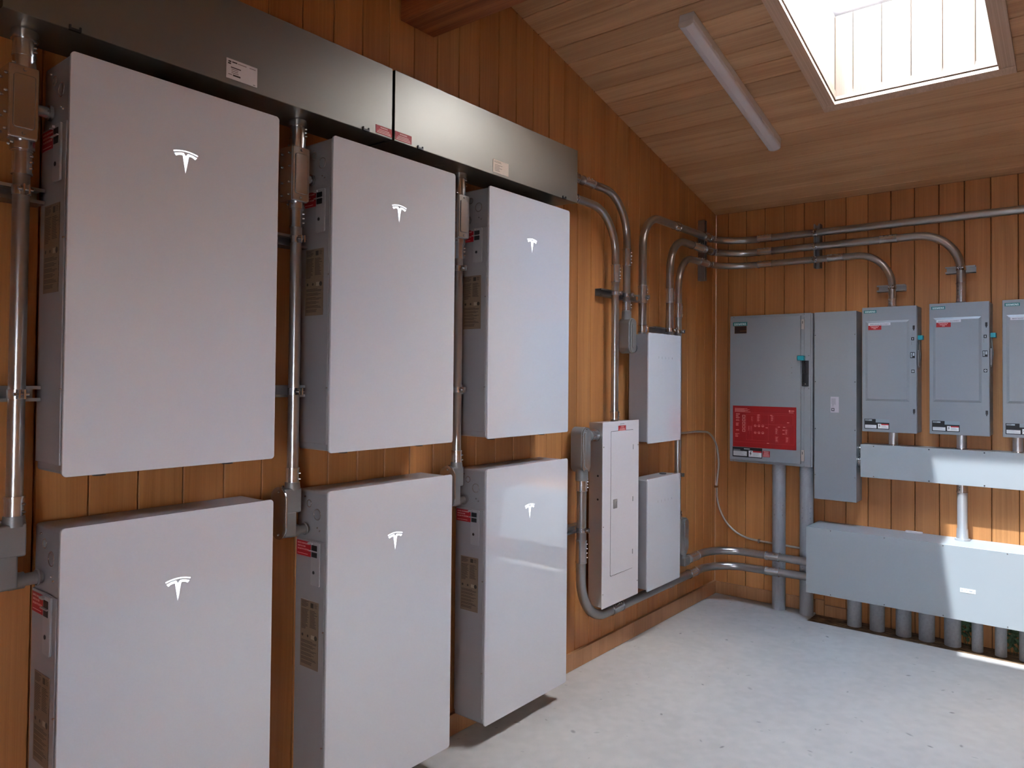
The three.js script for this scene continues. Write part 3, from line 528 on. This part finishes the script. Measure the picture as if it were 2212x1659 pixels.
{ // D, E, F: up from the gateways, round the corner and along the far wall
  const e = .085, x1 = .09, y1 = 2.597, z1 = 1.273;
  conduit('topmost of three conduits round the corner, running straight on to the right', rD, [V(x1, 1.86, z1), V(x1, y1, z1), V(x1, y1, e), V(3.449, y1, e)], [.20, .24], [[V(x1, 2.155, z1), V(x1, 2.05, z1), turn, 4], [V(x1, 1.915, z1), V(x1, 1.872, z1), turn, 2], [V(x1, y1, .86), V(x1, y1, .80), V(.5, .8, 0).normalize(), 3], [V(x1, y1, .42), V(x1, y1, .33), V(.5, .8, 0).normalize(), 3], [V(.36, y1, e), V(.46, y1, e), V(0, .7, .7).normalize(), 3]], [[V(x1, 2.085, z1), Y, Z, X], [V(x1, y1, .292), Z, Y, X], [V(.757, y1, e), X, Y, Z]]);
  const x2 = .1, y2 = 2.503, z2 = .935;
  conduit('middle of three conduits running round the corner, bending down into the second switch box', rD, [V(x2, 1.86, z2), V(x2, y2, z2), V(x2, y2, e), V(1.62, y2, e), V(1.62, 2.064, e)], [.20, .24, .24], [[V(x2, 2.17, z2), V(x2, 2.08, z2), turn, 4], [V(x2, y2, .62), V(x2, y2, .46), V(.5, .8, 0).normalize(), 4], [V(x2, y2, .42), V(x2, y2, .33), V(.5, .8, 0).normalize(), 3], [V(.36, y2, e), V(.46, y2, e), V(0, .7, .7).normalize(), 3], [V(1.165, y2, e), V(1.265, y2, e), V(0, .7, .7).normalize(), 3], [V(1.62, 2.19, e), V(1.62, 2.075, e), V(-.5, 0, .85).normalize(), 4]], [[V(x2, 1.905, z2), Y, Z, X], [V(x2, y2, .292), Z, Y, X], [V(.757, y2, e), X, Y, Z], [V(1.62, 2.277, e), Y, X, Z]]);
  const x3 = .076, y3 = 2.414, z3 = .765, r3 = .0222;
  const f = conduit('lowest of three conduits running round the corner, bending down into the first switch box', r3, [V(x3, .66, z3), V(x3, y3, z3), V(x3, y3, e), V(1.236, y3, e), V(1.236, 2.062, e)], [.20, .24, .22], [[V(x3, 2.09, z3), V(x3, 2.0, z3), turn, 4], [V(x3, y3, .46), V(x3, y3, .33), V(.5, .8, 0).normalize(), 4], [V(.36, y3, e), V(.46, y3, e), V(0, .7, .7).normalize(), 3], [V(.84, y3, e), V(.94, y3, e), V(0, .7, .7).normalize(), 3], [V(1.236, 2.115, e), V(1.236, 2.07, e), V(-.5, 0, .85).normalize(), 2], [V(x3, .72, z3), V(x3, .67, z3), turn, 3]], [[V(x3, 1.905, z3), Y, Z, X], [V(x3, .96, z3), Y, Z, X], [V(x3, y3, .292), Z, Y, X], [V(.757, y3, e), X, Y, Z], [V(1.236, 2.19, e), Y, X, Z]]);
  // elbow at its foot, then the upper low pipe to the trough
  const b = part('elbow_fitting', [plateX(.115, .245, .03, .03, .10, .545, .71, .006), cyl(V(x3, .645, z3), V(x3, .67, z3), .031, 20), cyl(V(x3, .4105, .70), V(x3, .45, .70), .03, 20)], M.alum, f, 'grey cast elbow fitting'); part('cover', plateX(.06, .21, .025, .10, .105, .55, .685), M.alumCover, b);
}
{ // low pipes round the corner into the lower trough
  const r = .0265, zt = .19, e = V(.5, .8, 0).normalize();
  const h = conduit('upper of two low conduits bending round the corner into the lower trough', r, [V(.09, .380, .70), V(.09, .380, zt), V(.753, .380, zt)], .24, [[V(.09, .380, .62), V(.09, .380, .50), e, 4], [V(.46, .38, zt), V(.55, .38, zt), V(0, .7, .7), 3]], []);
  part('elbow_stub', box(.06, .12, .352, .41, .66, .74, .01), M.alum, h);
  const x = .08, z = 1.905, y = .27;
  const g = conduit('low conduit looping under the breaker panel and round the corner into the trough', r, [V(x, 1.06, z), V(x, y, z), V(x, y, zt), V(.753, .282, zt)], [.24, .24], [[V(x, 1.06, z), V(x, .985, z), turn, 4], [V(x, .72, z), V(x, .60, z), turn, 4], [V(x, y, 1.60), V(x, y, 1.49), e, 4], [V(x, y, .60), V(x, y, .50), e, 4], [V(.46, .277, zt), V(.55, .278, zt), V(0, .7, .7), 3]], [[V(x, .775, z), Y, Z, X]]);
  const f = part('elbow_fitting', [plateX(.082, .245, .036, .03, .106, 1.205, 1.902, .006), cyl(V(x, 1.04, z), V(x, 1.10, z), .034, 22), cyl(V(.075, 1.275, 1.865), V(.075, 1.275, 1.80), .026, 20)], M.alum, g, 'grey cast elbow fitting');
  part('side_connector', [...sleeve(V(.075, 1.275, 1.822), V(.075, 1.275, 1.768), .023, turn, 2), cyl(V(.075, 1.275, 1.772), V(.075, 1.275, 1.7605), .034, 20)], M.emtBright, g);
  const c = part('cover', [plateX(.08, .243, .0385, .106, .110, 1.205, 1.902), plateX(.05, .20, .024, .110, .114, 1.205, 1.902)], M.alumCover, f); part('screw', [stud(V(.11, 1.315, 1.902), X, .004, .004), stud(V(.11, 1.095, 1.902), X, .004, .004)], M.emtBright, c);
}
strut(V(.0005, 2.085, 1.20), V(.0005, 2.085, 1.665), X, 'horizontal strut channel holding three conduits above the elbow fitting', .042);
strut(V(.0005, 1.905, .70), V(.0005, 1.905, 1.03), X, 'short strut channel just above the upper control box', .05);
strut(V(.0005, 2.30, .292), V(.0005, 2.735, .292), X, 'vertical strut channel on the left wall by the corner', .05);
strut(V(.757, 2.362, .0005), V(.757, 2.662, .0005), Z, 'vertical strut channel on the far wall behind three conduits', .058);
strut(V(1.138, 2.19, .0005), V(1.303, 2.19, .0005), Z, 'short strut channel above the first switch box', .058);
strut(V(1.531, 2.277, .0005), V(1.69, 2.277, .0005), Z, 'short strut channel above the second switch box', .058);
strut(V(.0005, .775, 1.85), V(.0005, .775, 2.16), X, 'short strut channel between the rightmost lower battery and breaker panel', .05);
strut(V(.0005, .20, .735), V(.0005, .96, .735), X, 'vertical strut channel whose end shows below the lower control box', .03);
strut(V(.0005, 2.36, 2.165), V(.0005, 2.477, 2.165), X, 'stub of strut channel under the wireway end', .05);
{ // thin flexible cable
  const P = [[.014, 1.222, .905], [.014, 1.220, .55], [.014, 1.214, .28], [.016, 1.19, .13], [.03, 1.10, .045], [.036, .968, .018], [.02, .80, .016], [.032, .66, .012], [.098, .53, .010], [.205, .455, .010], [.343, .432, .010], [.465, .43, .010], [.60, .425, .010], [.735, .425, .012]].map((p) => V(...p));
  const t = thing('flexible_cable', 'thin grey cable running from the upper control box down the corner to the far wall', 'cable', P[0].clone());
  part('cable', sweep(new THREE.CatmullRomCurve3(P).getPoints(90), .0075, 10), M.wire, t);
  part('clip', [box(.004, .03, .785, .80, .004, .03, .002), box(.335, .35, .418, .446, .001, .02, .002)], M.emtBright, t);
}
// E-BACK
// ---------------------------------------------------------------- far wall: prints
PR.maker = print(.075, .019, (x, w, h) => { x.fillStyle = '#0d6e70'; x.fillRect(0, 0, w, h); fitText(x, 'SIEMENS', w / 2, h * .54, w * .86, h * .8, 'bold', '#dfeef0'); });
PR.danger = print(.147, .063, (x, w, h) => {
  const r = seeded(75); x.fillStyle = '#0c0e12'; x.fillRect(0, 0, w, h);
  x.fillStyle = '#8a98a2'; x.fillRect(w * .46, 0, w * .54, h * .34); x.fillStyle = '#aab4bb'; x.fillRect(w * .03, h * .06, w * .28, h * .13); lines(x, w * .04, h * .08, w * .24, 2, h * .055, h * .025, '#30343a', r);
  x.fillStyle = '#0c0e12'; x.fillRect(w * .54, h * .34, w * .46, h * .1); x.fillStyle = '#dfe3e6'; x.fillRect(w * .03, h * .6, w * .46, h * .33); lines(x, w * .05, h * .63, w * .42, 7, h * .04, h * .014, '#9a9ea4', r);
  x.fillStyle = '#eceef0'; x.fillRect(w * .55, h * .47, w * .42, h * .46); x.fillStyle = '#c8202a'; x.fillRect(w * .68, h * .47, w * .29, h * .1); x.fillStyle = '#14161a'; x.beginPath(); x.moveTo(w * .615, h * .52); x.lineTo(w * .585, h * .7); x.lineTo(w * .61, h * .7); x.lineTo(w * .6, h * .86); x.lineTo(w * .64, h * .66); x.lineTo(w * .612, h * .66); x.lineTo(w * .64, h * .52); x.fill(); lines(x, w * .69, h * .62, w * .26, 6, h * .045, h * .014, '#a0a4aa', r);
});
PR.dangerBig = print(.216, .070, (x, w, h) => {
  const r = seeded(76); x.fillStyle = '#0a0c10'; x.fillRect(0, 0, w, h); x.fillStyle = '#9ba3a8'; x.fillRect(w * .39, h * .1, w * .2, h * .1); x.fillStyle = '#6a6f74'; x.fillRect(w * .03, h * .24, w * .24, h * .12);
  x.fillStyle = '#cfd0d2'; x.fillRect(w * .03, h * .4, w * .46, h * .48); lines(x, w * .05, h * .45, w * .42, 8, h * .05, h * .018, '#85888c', r);
  x.fillStyle = '#d8dade'; x.fillRect(w * .55, h * .3, w * .43, h * .62); x.fillStyle = '#b01a24'; x.fillRect(w * .69, h * .3, w * .29, h * .16); x.fillStyle = '#101216'; x.beginPath(); x.moveTo(w * .62, h * .36); x.lineTo(w * .585, h * .62); x.lineTo(w * .61, h * .62); x.lineTo(w * .6, h * .86); x.lineTo(w * .645, h * .56); x.lineTo(w * .618, h * .56); x.lineTo(w * .645, h * .36); x.fill(); lines(x, w * .7, h * .52, w * .26, 6, h * .06, h * .018, '#94979c', r);
});
const nameTag = (s) => print(.13, .017, (x, w, h) => { x.fillStyle = '#c9cbd2'; x.fillRect(0, 0, w, h); if (s) fitText(x, s, w / 2, h * .54, w * .86, h * .6, 'bold', '#5a5d66'); });
PR.note = print(.078, .028, (x, w, h) => { x.fillStyle = '#9c0a12'; x.fillRect(0, 0, w, h); x.fillStyle = '#e7b3b0'; for (const [y, q] of [[.16, .66], [.42, .5], [.68, .2]]) { const n = 6; for (let i = 0; i < n; i++) x.fillRect(w * (.5 - q / 2 + q * i / n), h * y, w * q / n * .75, h * .13); } });
PR.oneLine = print(.450, .292, (x, w, h) => {
  const r = seeded(77), ink = '#d98b86', dim = '#b8444a'; x.fillStyle = '#94060c'; x.fillRect(0, 0, w, h);
  lines(x, w * .03, h * .06, w * .28, 6, h * .016, h * .008, ink, r); x.fillStyle = ink; x.beginPath(); x.arc(w * .9, h * .09, h * .022, 0, 7); x.fill(); x.fillRect(w * .92, h * .08, w * .05, h * .018); x.fillRect(w * .89, h * .125, w * .07, h * .01);
  x.strokeStyle = dim; x.lineWidth = h * .004; x.strokeRect(w * .22, h * .2, w * .35, h * .62); x.strokeRect(w * .02, h * .16, w * .95, h * .72); x.strokeRect(w * .57, h * .2, w * .38, h * .22);
  for (const [a, b] of [[.05, .19], [.05, .235], [.05, .28], [.05, .34], [.05, .42], [.05, .46], [.05, .58], [.04, .68], [.04, .73]]) lines(x, w * a, h * b, w * .07, 2, h * .018, h * .009, ink, r);
  for (let i = 0; i < 5; i++) { x.fillStyle = '#c5736f'; x.fillRect(w * .155, h * (.22 + .085 * i), w * .05, h * .07); x.fillStyle = '#94060c'; x.beginPath(); x.arc(w * .18, h * (.255 + .085 * i), h * .022, 0, 7); x.fill(); }
  x.strokeStyle = ink; x.lineWidth = h * .007; x.fillStyle = ink;
  for (let j = 0; j < 2; j++) for (let i = 0; i < 3; i++) { x.beginPath(); x.arc(w * (.365 + .06 * i), h * (.47 + .165 * j), h * .026, 0, 7); x.stroke(); x.fillRect(w * (.35 + .06 * i), h * (.47 + .165 * j), w * .03, h * .012); }
  for (const [a, b, c, d] of [[.3, .25, .03, .12], [.39, .22, .06, .17], [.61, .22, .05, .15], [.25, .48, .03, .12], [.29, .48, .02, .12], [.68, .5, .045, .16], [.68, .7, .055, .14], [.83, .52, .045, .14], [.84, .7, .055, .14]]) { x.strokeStyle = dim; x.lineWidth = h * .004; x.strokeRect(w * a, h * b, w * c, h * d); lines(x, w * (a + .006), h * (b + .012), w * (c - .012), Math.floor(d / .022), h * .02, h * .008, ink, r); }
  x.strokeStyle = dim; x.beginPath(); for (const [a, b, c, d] of [[.315, .37, .315, .82], [.42, .39, .42, .43], [.42, .43, .97 * .6, .43], [.57, .43, .93, .46], [.7, .45, .7, .5], [.85, .46, .85, .52], [.27, .6, .27, .68]]) { x.moveTo(w * a, h * b); x.lineTo(w * c, h * d); } x.stroke();
  for (const [a, b] of [[.53, .5], [.72, .47], [.8, .47], [.79, .54], [.79, .63], [.86, .36], [.4, .2], [.6, .2], [.55, .87]]) x.fillRect(w * a, h * b, w * .035, h * .014);
});
PR.smallRed = print(.052, .043, (x, w, h) => { const r = seeded(78); x.fillStyle = '#a01a24'; x.fillRect(0, 0, w, h); x.fillStyle = '#d98f90'; for (let i = 0; i < 6; i++) { const q = w * (.55 + .3 * r()); x.fillRect((w - q) / 2, h * (.08 + .15 * i), q, h * .085); } });
PR.barcode = print(.052, .104, (x, w, h) => { const r = seeded(79); x.fillStyle = '#b9b4c0'; x.fillRect(0, 0, w, h); for (let i = 0; i < 9; i++) { x.fillStyle = '#8c8894'; x.fillRect(w * (.1 + .06 * i), h * .1, w * .03, h * (.35 + .3 * r())); } x.fillStyle = '#5a5660'; x.fillRect(w * .08, h * .72, w * .4, h * .2); x.fillStyle = '#b9b4c0'; x.fillRect(w * .18, h * .78, w * .2, h * .07); });
PR.troughTag = print(.078, .024, (x, w, h) => { x.fillStyle = '#eef2f4'; x.fillRect(0, 0, w, h); x.fillStyle = '#a9b2b8'; x.fillRect(w * .08, h * .3, w * .08, h * .45); x.fillRect(w * .4, h * .25, w * .05, h * .2); x.fillRect(w * .6, h * .35, w * .2, h * .3); x.fillRect(w * .88, h * .55, w * .05, h * .3); });
PR.on = print(.016, .02, (x, w, h) => { x.fillStyle = '#0b0d12'; x.fillRect(0, 0, w, h); x.fillStyle = '#e8ecf0'; x.fillRect(w * .4, h * .25, w * .2, h * .5); });
PR.off = print(.018, .02, (x, w, h) => { x.fillStyle = '#0b0d12'; x.fillRect(0, 0, w, h); x.strokeStyle = '#e8ecf0'; x.lineWidth = w * .14; x.beginPath(); x.arc(w / 2, h / 2, w * .24, 0, 7); x.stroke(); });
PR.pos = print(.026, .037, (x, w, h) => { x.fillStyle = '#0b0d12'; x.fillRect(0, 0, w, h); x.fillStyle = '#aeb6bd'; x.fillRect(w * .12, h * .12, w * .3, h * .74); x.fillRect(w * .56, h * .12, w * .34, h * .5); x.fillStyle = '#0b0d12'; x.fillRect(w * .2, h * .3, w * .08, h * .5); });
PR.dark = print(.091, .054, (x, w, h) => { x.fillStyle = '#2a1408'; x.fillRect(0, 0, w, h); x.strokeStyle = '#9d8a72'; x.lineWidth = w * .03; x.strokeRect(0, 0, w, h); x.fillStyle = '#6b4422'; x.fillRect(w * .45, h * .62, w * .5, h * .1); });

// ---------------------------------------------------------------- main breaker cabinet, gutter box
{
  const t = thing('switchgear_cabinet', 'large grey breaker cabinet with a red diagram sign, nearest the corner', 'electrical cabinet', V(.46, 1.003, .07));
  part('case', box(.182, .752, 1.003, 2.046, .0005, .126, .003), M.box61, t);
  const fl = part('front_flange', box(.174, .742, 1.003, 2.048, .1262, .137, .002), M.box61, t);
  const d = part('door', [box(.178, .6785, 1.021, 2.031, .1372, .1515, .003)], M.box61, t);
  part('hinge_strip', box(.684, .7, 1.03, 2.02, .137, .1425, .002), M.box61, fl);
  part('maker_plate', sheet(.106, .027, V(.253, 1.988, .1522), 'z'), PR.maker, d, 'teal maker plate'); part('picture_sticker', sheet(.091, .054, V(.2565, 1.947, .1522), 'z'), PR.dark, d);
  part('diagram_sign', sheet(.450, .292, V(.427, 1.259, .1527), 'z', .002), PR.oneLine, d, 'red wiring diagram sign'); part('warning_label', sheet(.216, .070, V(.308, 1.076, .1523), 'z'), PR.dangerBig, d, 'black and white danger label'); part('warning_label', sheet(.052, .043, V(.445, 1.0735, .1523), 'z'), PR.smallRed, d, 'small red label');
  for (const [a, b] of [[1.937, 2.004], [1.042, 1.118]]) { const l = part('latch', box(.683, .703, a, b, .137, .152, .002), M.panelSide, fl); part('keyhole', box(.691, .695, b - .03, b - .012, .152, .1526), M.black, l); }
  const h = part('handle_plate', box(.686, .7305, 1.55, 1.724, .137, .148, .003), M.black, fl); part('lever', [cyl(V(.71, 1.60, .150), V(.702, 1.735, .175), .006, 8), box(.694, .722, 1.58, 1.64, .146, .165, .005)], M.black, h); part('grip', box(.667, .713, 1.724, 1.757, .155, .19, .005), M.teal, h, 'teal handle grip'); part('screw', [stud(V(.712, 1.712, .148), Z, .0045, .003), stud(V(.71, 1.565, .148), Z, .005, .003), ring(V(.702, 1.588, .149), Z, .005, .0015)], M.emtBright, h);
  part('screw', [[.70, 1.535], [.73, 1.535], [.73, 1.757], [.62, 1.676], [.62, 1.64], [.70, 2.04], [.70, 1.01], [.2, 2.04], [.2, 1.01]].map(([x, y]) => stud(V(x, y, x === .62 ? .1515 : .137), Z, .0028, .003)), M.emtBright, fl);
  const g = thing('gutter_box', 'tall plain grey box with a barcode label between the large cabinet and switch boxes', 'electrical box', V(.90, .80, .07));
  part('case', box(.7735, 1.0335, .80, 2.046, .0005, .1335, .002), M.box61, g); const c = part('cover', box(.7665, 1.034, .799, 2.047, .1337, .140, .0015), M.box61, g);
  part('barcode_label', sheet(.052, .104, V(.899, 1.431, .1407), 'z'), PR.barcode, c, 'white barcode label');
  for (const x of [.774, 1.025]) for (const y of [1.893, 1.582, 1.267, .959]) part('screw', stud(V(x, y, .14), Z, .0036, .003), y === 1.582 || y === 1.267 ? M.black : M.emtBright, c);
  const n = thing('conduit_nipple', 'pair of short bright nipples joining the gutter box to the upper trough', 'conduit nipple', V(1.045, 1.09, .07)); for (const [y, z] of [[1.135, .055], [1.06, .085]]) part('nipple', [cyl(V(1.0345, y, z), V(1.0555, y, z), .036, 24), ring(V(1.041, y, z), X, .036, .004), ring(V(1.050, y, z), X, .036, .004)], M.emtBright, n);
}
// ---------------------------------------------------------------- fused switch boxes
function switchBox(x0, x1, y0, label, tag, note) {
  const y1 = y0 + .797, w = x1 - x0, t = thing('switch_box', label, 'switch box', V((x0 + x1) / 2, y0, .07), 'grey switch boxes in a row');
  part('case', box(x0 + .004, x1 + .001, y0 + .004, y1 - .004, .0005, .134, .003), M.box61, t);
  const d = part('door', box(x0, x1, y0, y1, .1342, .150, .004), M.box61, t);
  const em = new THREE.ExtrudeGeometry(new THREE.Shape([[x0 + .034, y0 + .21], [x1 - .054, y0 + .21], [x1 - .054, y0 + .696], [x0 + .034, y0 + .696]].map((p) => new THREE.Vector2(...p))), { depth: .0004, bevelThickness: .0055, bevelSize: .0135, bevelSegments: 1 }); em.translate(0, 0, .1485 - .0045 + .0055);
  part('raised_panel', em, M.box61, d);
  part('maker_plate', sheet(.0745, .0185, V(x0 + .049, y1 - .028, .1506), 'z'), PR.maker, d, 'teal maker plate');
  part('name_tag', sheet(.13, .0165, V(x0 + .105, y0 + .687, .157), 'z'), nameTag(tag), d, 'white name tag'); if (note) part('red_note', sheet(.078, .028, V(x0 + .078, y0 + .665, .1568), 'z'), PR.note, d, 'red sticker with white lettering');
  part('danger_label', sheet(.147, .063, V(x0 + .088, y0 + .05, .1506), 'z'), PR.danger, d, 'black, white and red danger label');
  part('catch', [box(x1 - .022, x1 - .010, y0 + .648, y0 + .672, .150, .155, .002), box(x1 - .019, x1 - .013, y0 + .641, y0 + .65, .150, .153)], M.black, d); part('catch', [box(x1 - .021, x1 - .009, y0 + .128, y0 + .152, .150, .155, .002), box(x1 - .018, x1 - .013, y0 + .12, y0 + .13, .150, .153)], M.black, d);
  part('on_mark', sheet(.016, .02, V(x1 - .022, y0 + .589, .1507), 'z'), PR.on, d); part('position_mark', sheet(.026, .037, V(x1 - .023, y0 + .487, .1507), 'z'), PR.pos, d); part('off_mark', sheet(.018, .02, V(x1 - .021, y0 + .387, .1507), 'z'), PR.off, d);
  part('screw', [.568, .557].map((q) => stud(V(x1 - .029, y0 + q, .150), Z, .002, .002)), M.emtBright, d);
  const l = part('lever', [...filleted([V(x1 + .003, y0 + .595, .1), V(x1 + .012, y0 + .49, .1), V(x1 + .003, y0 + .41, .1)], .02).map((p, i, a) => i ? cyl(a[i - 1], p, .0035, 8) : null).filter(Boolean), box(x1 + .001, x1 + .008, y0 + .42, y0 + .52, .07, .125, .002)], M.strut, t); part('grip', box(x1 + .001, x1 + .029, y0 + .583, y0 + .611, .085, .125, .003), M.teal, l, 'teal handle grip');
  return t;
}
switchBox(1.0705, 1.3883, 1.265, 'grey switch box nearest the tall gutter box', 'MAIN HOUSE DISCONNECT', true);
switchBox(1.4577, 1.7735, 1.269, 'middle grey switch box with the conduit entering its top right of centre', 'GARAGE PANEL DISCONNECT', true);
switchBox(1.8365, 2.153, 1.270, 'grey switch box cut off by the right picture edge', 'BACK HOUSE DISCONNECT', false);

// ---------------------------------------------------------------- troughs, nipples and ducts
function trough(name, label, x0, x1, y0, y1, d, mat, screws) {
  const t = thing(name, label, 'cable trough', V((x0 + x1) / 2, y0, d / 2));
  part('trough_body', box(x0 + .002, x1 - .002, y0 + .002, y1, .0005, d - .003, .002), mat, t); const c = part('cover', box(x0, x1, y0, y1 - .0005, d - .0028, d, .001), mat, t);
  for (const [x, y, k] of screws) part('screw', stud(V(x, y, d), Z, .0042, .003), k ? M.black : M.emtBright, c);
  return [t, c];
}
trough('upper_trough', 'narrow grey trough with a sunlit right part, below the switch boxes', 1.056, 2.36, .968, 1.180, .13, M.trough, [1.135, 1.451, 1.743, 2.05].flatMap((x, i) => [[x, 1.170, i], [x, .977, i]]));
const [lowT, lowC] = trough('lower_trough', 'large grey trough above the riser ducts, its right part in sunlight', .755, 2.40, .201, .630, .27, M.trough, [.909, 1.228, 1.548, 1.868, 2.19].flatMap((x) => [[x, .621, 0], [x, .212, 0]]));
part('maker_label', sheet(.078, .024, V(1.674, .378, .2706), 'z'), PR.troughTag, lowC, 'white maker label');
{ const t = thing('sealing_plate', 'small flat white plate lying on top of the lower trough', 'plate', V(1.36, .6305, .05)); part('plate', plateZ(.098, .04, .012, 0, .009, 0, 0).rotateX(-Math.PI / 2).translate(1.35, .6305, .03), M.paper, t); }
[[1.240, 'first'], [1.619, 'second'], [1.905, 'third']].forEach(([x, n]) => { const t = thing('conduit_nipple', `short metal nipple under the ${n} switch box from the left`, 'conduit nipple', V(x, 1.1805, .075), 'nipples under the switch boxes'), y = n === 'first' ? 1.2645 : n === 'second' ? 1.2685 : 1.2695; part('nipple', cyl(V(x, 1.1805, .075), V(x, y, .075), .027, 24), M.zinc, t); part('locknut', cyl(V(x, 1.1805, .075), V(x, 1.187, .075), .035, 12), M.emtBright, t); });
{
  const x = 1.622, z = .075, t = thing('riser_pipe', 'bright vertical metal pipe between upper and lower troughs', 'conduit', V(x, .6305, z));
  part('pipe', cyl(V(x, .6305, z), V(x, .9675, z), .0275, 26), M.zinc, t); part('coupling', [...sleeve(V(x, .92, z), V(x, .967, z), .0275, V(-.4, 0, .9).normalize(), 2)], M.emtBright, t); part('base_connector', [cyl(V(x, .6305, z), V(x, .70, z), .033, 26, .030), cyl(V(x, .6305, z), V(x, .642, z), .042, 10)], M.zinc, t);
}
for (const [x, n] of [[.511, 'left'], [.700, 'right']]) { const t = thing('plastic_duct', `thick grey plastic duct under the large cabinet, ${n} one of the pair`, 'duct', V(x, 0, .085), 'pair of thick ducts under the cabinet'); part('duct', cyl(V(x, .0005, .085), V(x, 1.0025, .085), .0445, 30), M.pvc, t); part('collar', [cyl(V(x, .93, .085), V(x, 1.002, .085), .0455, 30)], M.pvc, t); }
[[1.009, .044], [1.147, .0445], [1.301, .0445], [1.431, .0445], [1.571, .0455], [1.702, .0302], [1.820, .0305], [1.943, .035], [2.06, .0445], [2.19, .0445]].forEach(([x, r], i) => {
  const nth = ['first', 'second', 'third', 'fourth', 'fifth', 'sixth', 'seventh', 'eighth', 'ninth', 'tenth'][i], t = thing('riser_duct', `${r < .04 ? 'slim' : 'thick'} grey plastic duct below the lower trough, ${nth} from the left`, 'duct', V(x, -.011, .13 - r), 'row of riser ducts under the lower trough');
  part('duct', cyl(V(x, -.011, .135 - r), V(x, .2005, .135 - r), r, 28), M.pvc, t);
});
// ---------------------------------------------------------------- strip light
{
  const sl = Math.hypot(1, S), up = V(0, S, 1).normalize(), dn = V(0, -1, S).normalize(), x0 = .713, x1 = .787, z0 = .845, z1 = 2.04, zc = (z0 + z1) / 2, len = (z1 - z0) * sl;
  const t = thing('strip_light', 'white linear strip light, switched off, fixed to the sloping ceiling', 'light fixture', V((x0 + x1) / 2, roofY(zc), zc));
  const B = new THREE.Matrix4().makeBasis(X, up, dn).setPosition(V((x0 + x1) / 2, roofY(zc), zc).addScaledVector(dn, .0005));
  const put = (n, g, m, l) => part(n, g.applyMatrix4(B), m, t, l), w = x1 - x0;
  put('housing', new RoundedBoxGeometry(w, len, .04, 2, .003)  .translate(0, 0, .02), M.fixture, 'white sheet metal housing');
  const s = new THREE.Shape(); s.moveTo(-w / 2 + .001, 0); s.lineTo(-w / 2 + .001, .018); s.quadraticCurveTo(-w / 2 + .004, .030, 0, .034); s.quadraticCurveTo(w / 2 - .004, .030, w / 2 - .001, .018); s.lineTo(w / 2 - .001, 0);
  const g = new THREE.ExtrudeGeometry(s, { depth: len - .012, bevelEnabled: false, curveSegments: 8 }); g.rotateX(Math.PI / 2).translate(0, (len - .012) / 2, .0402); put('lens', g, M.lens, 'frosted white lens');
  for (const k of [-1, 1]) { const e = new THREE.ExtrudeGeometry(s, { depth: .005, bevelEnabled: false, curveSegments: 8 }); e.scale(1.03, 1.03, 1).rotateX(Math.PI / 2).translate(0, k * (len / 2 - .003) + .0025, .0402); put('end_cap', e, M.fixture); }
  put('clip', mergeGeometries([-.5, -.32, .1, .38].map((q) => new THREE.BoxGeometry(.002, .03, .014).translate(w / 2 + .0008, q, .042))), M.fixture);
}
renderer.render(scene, camera);
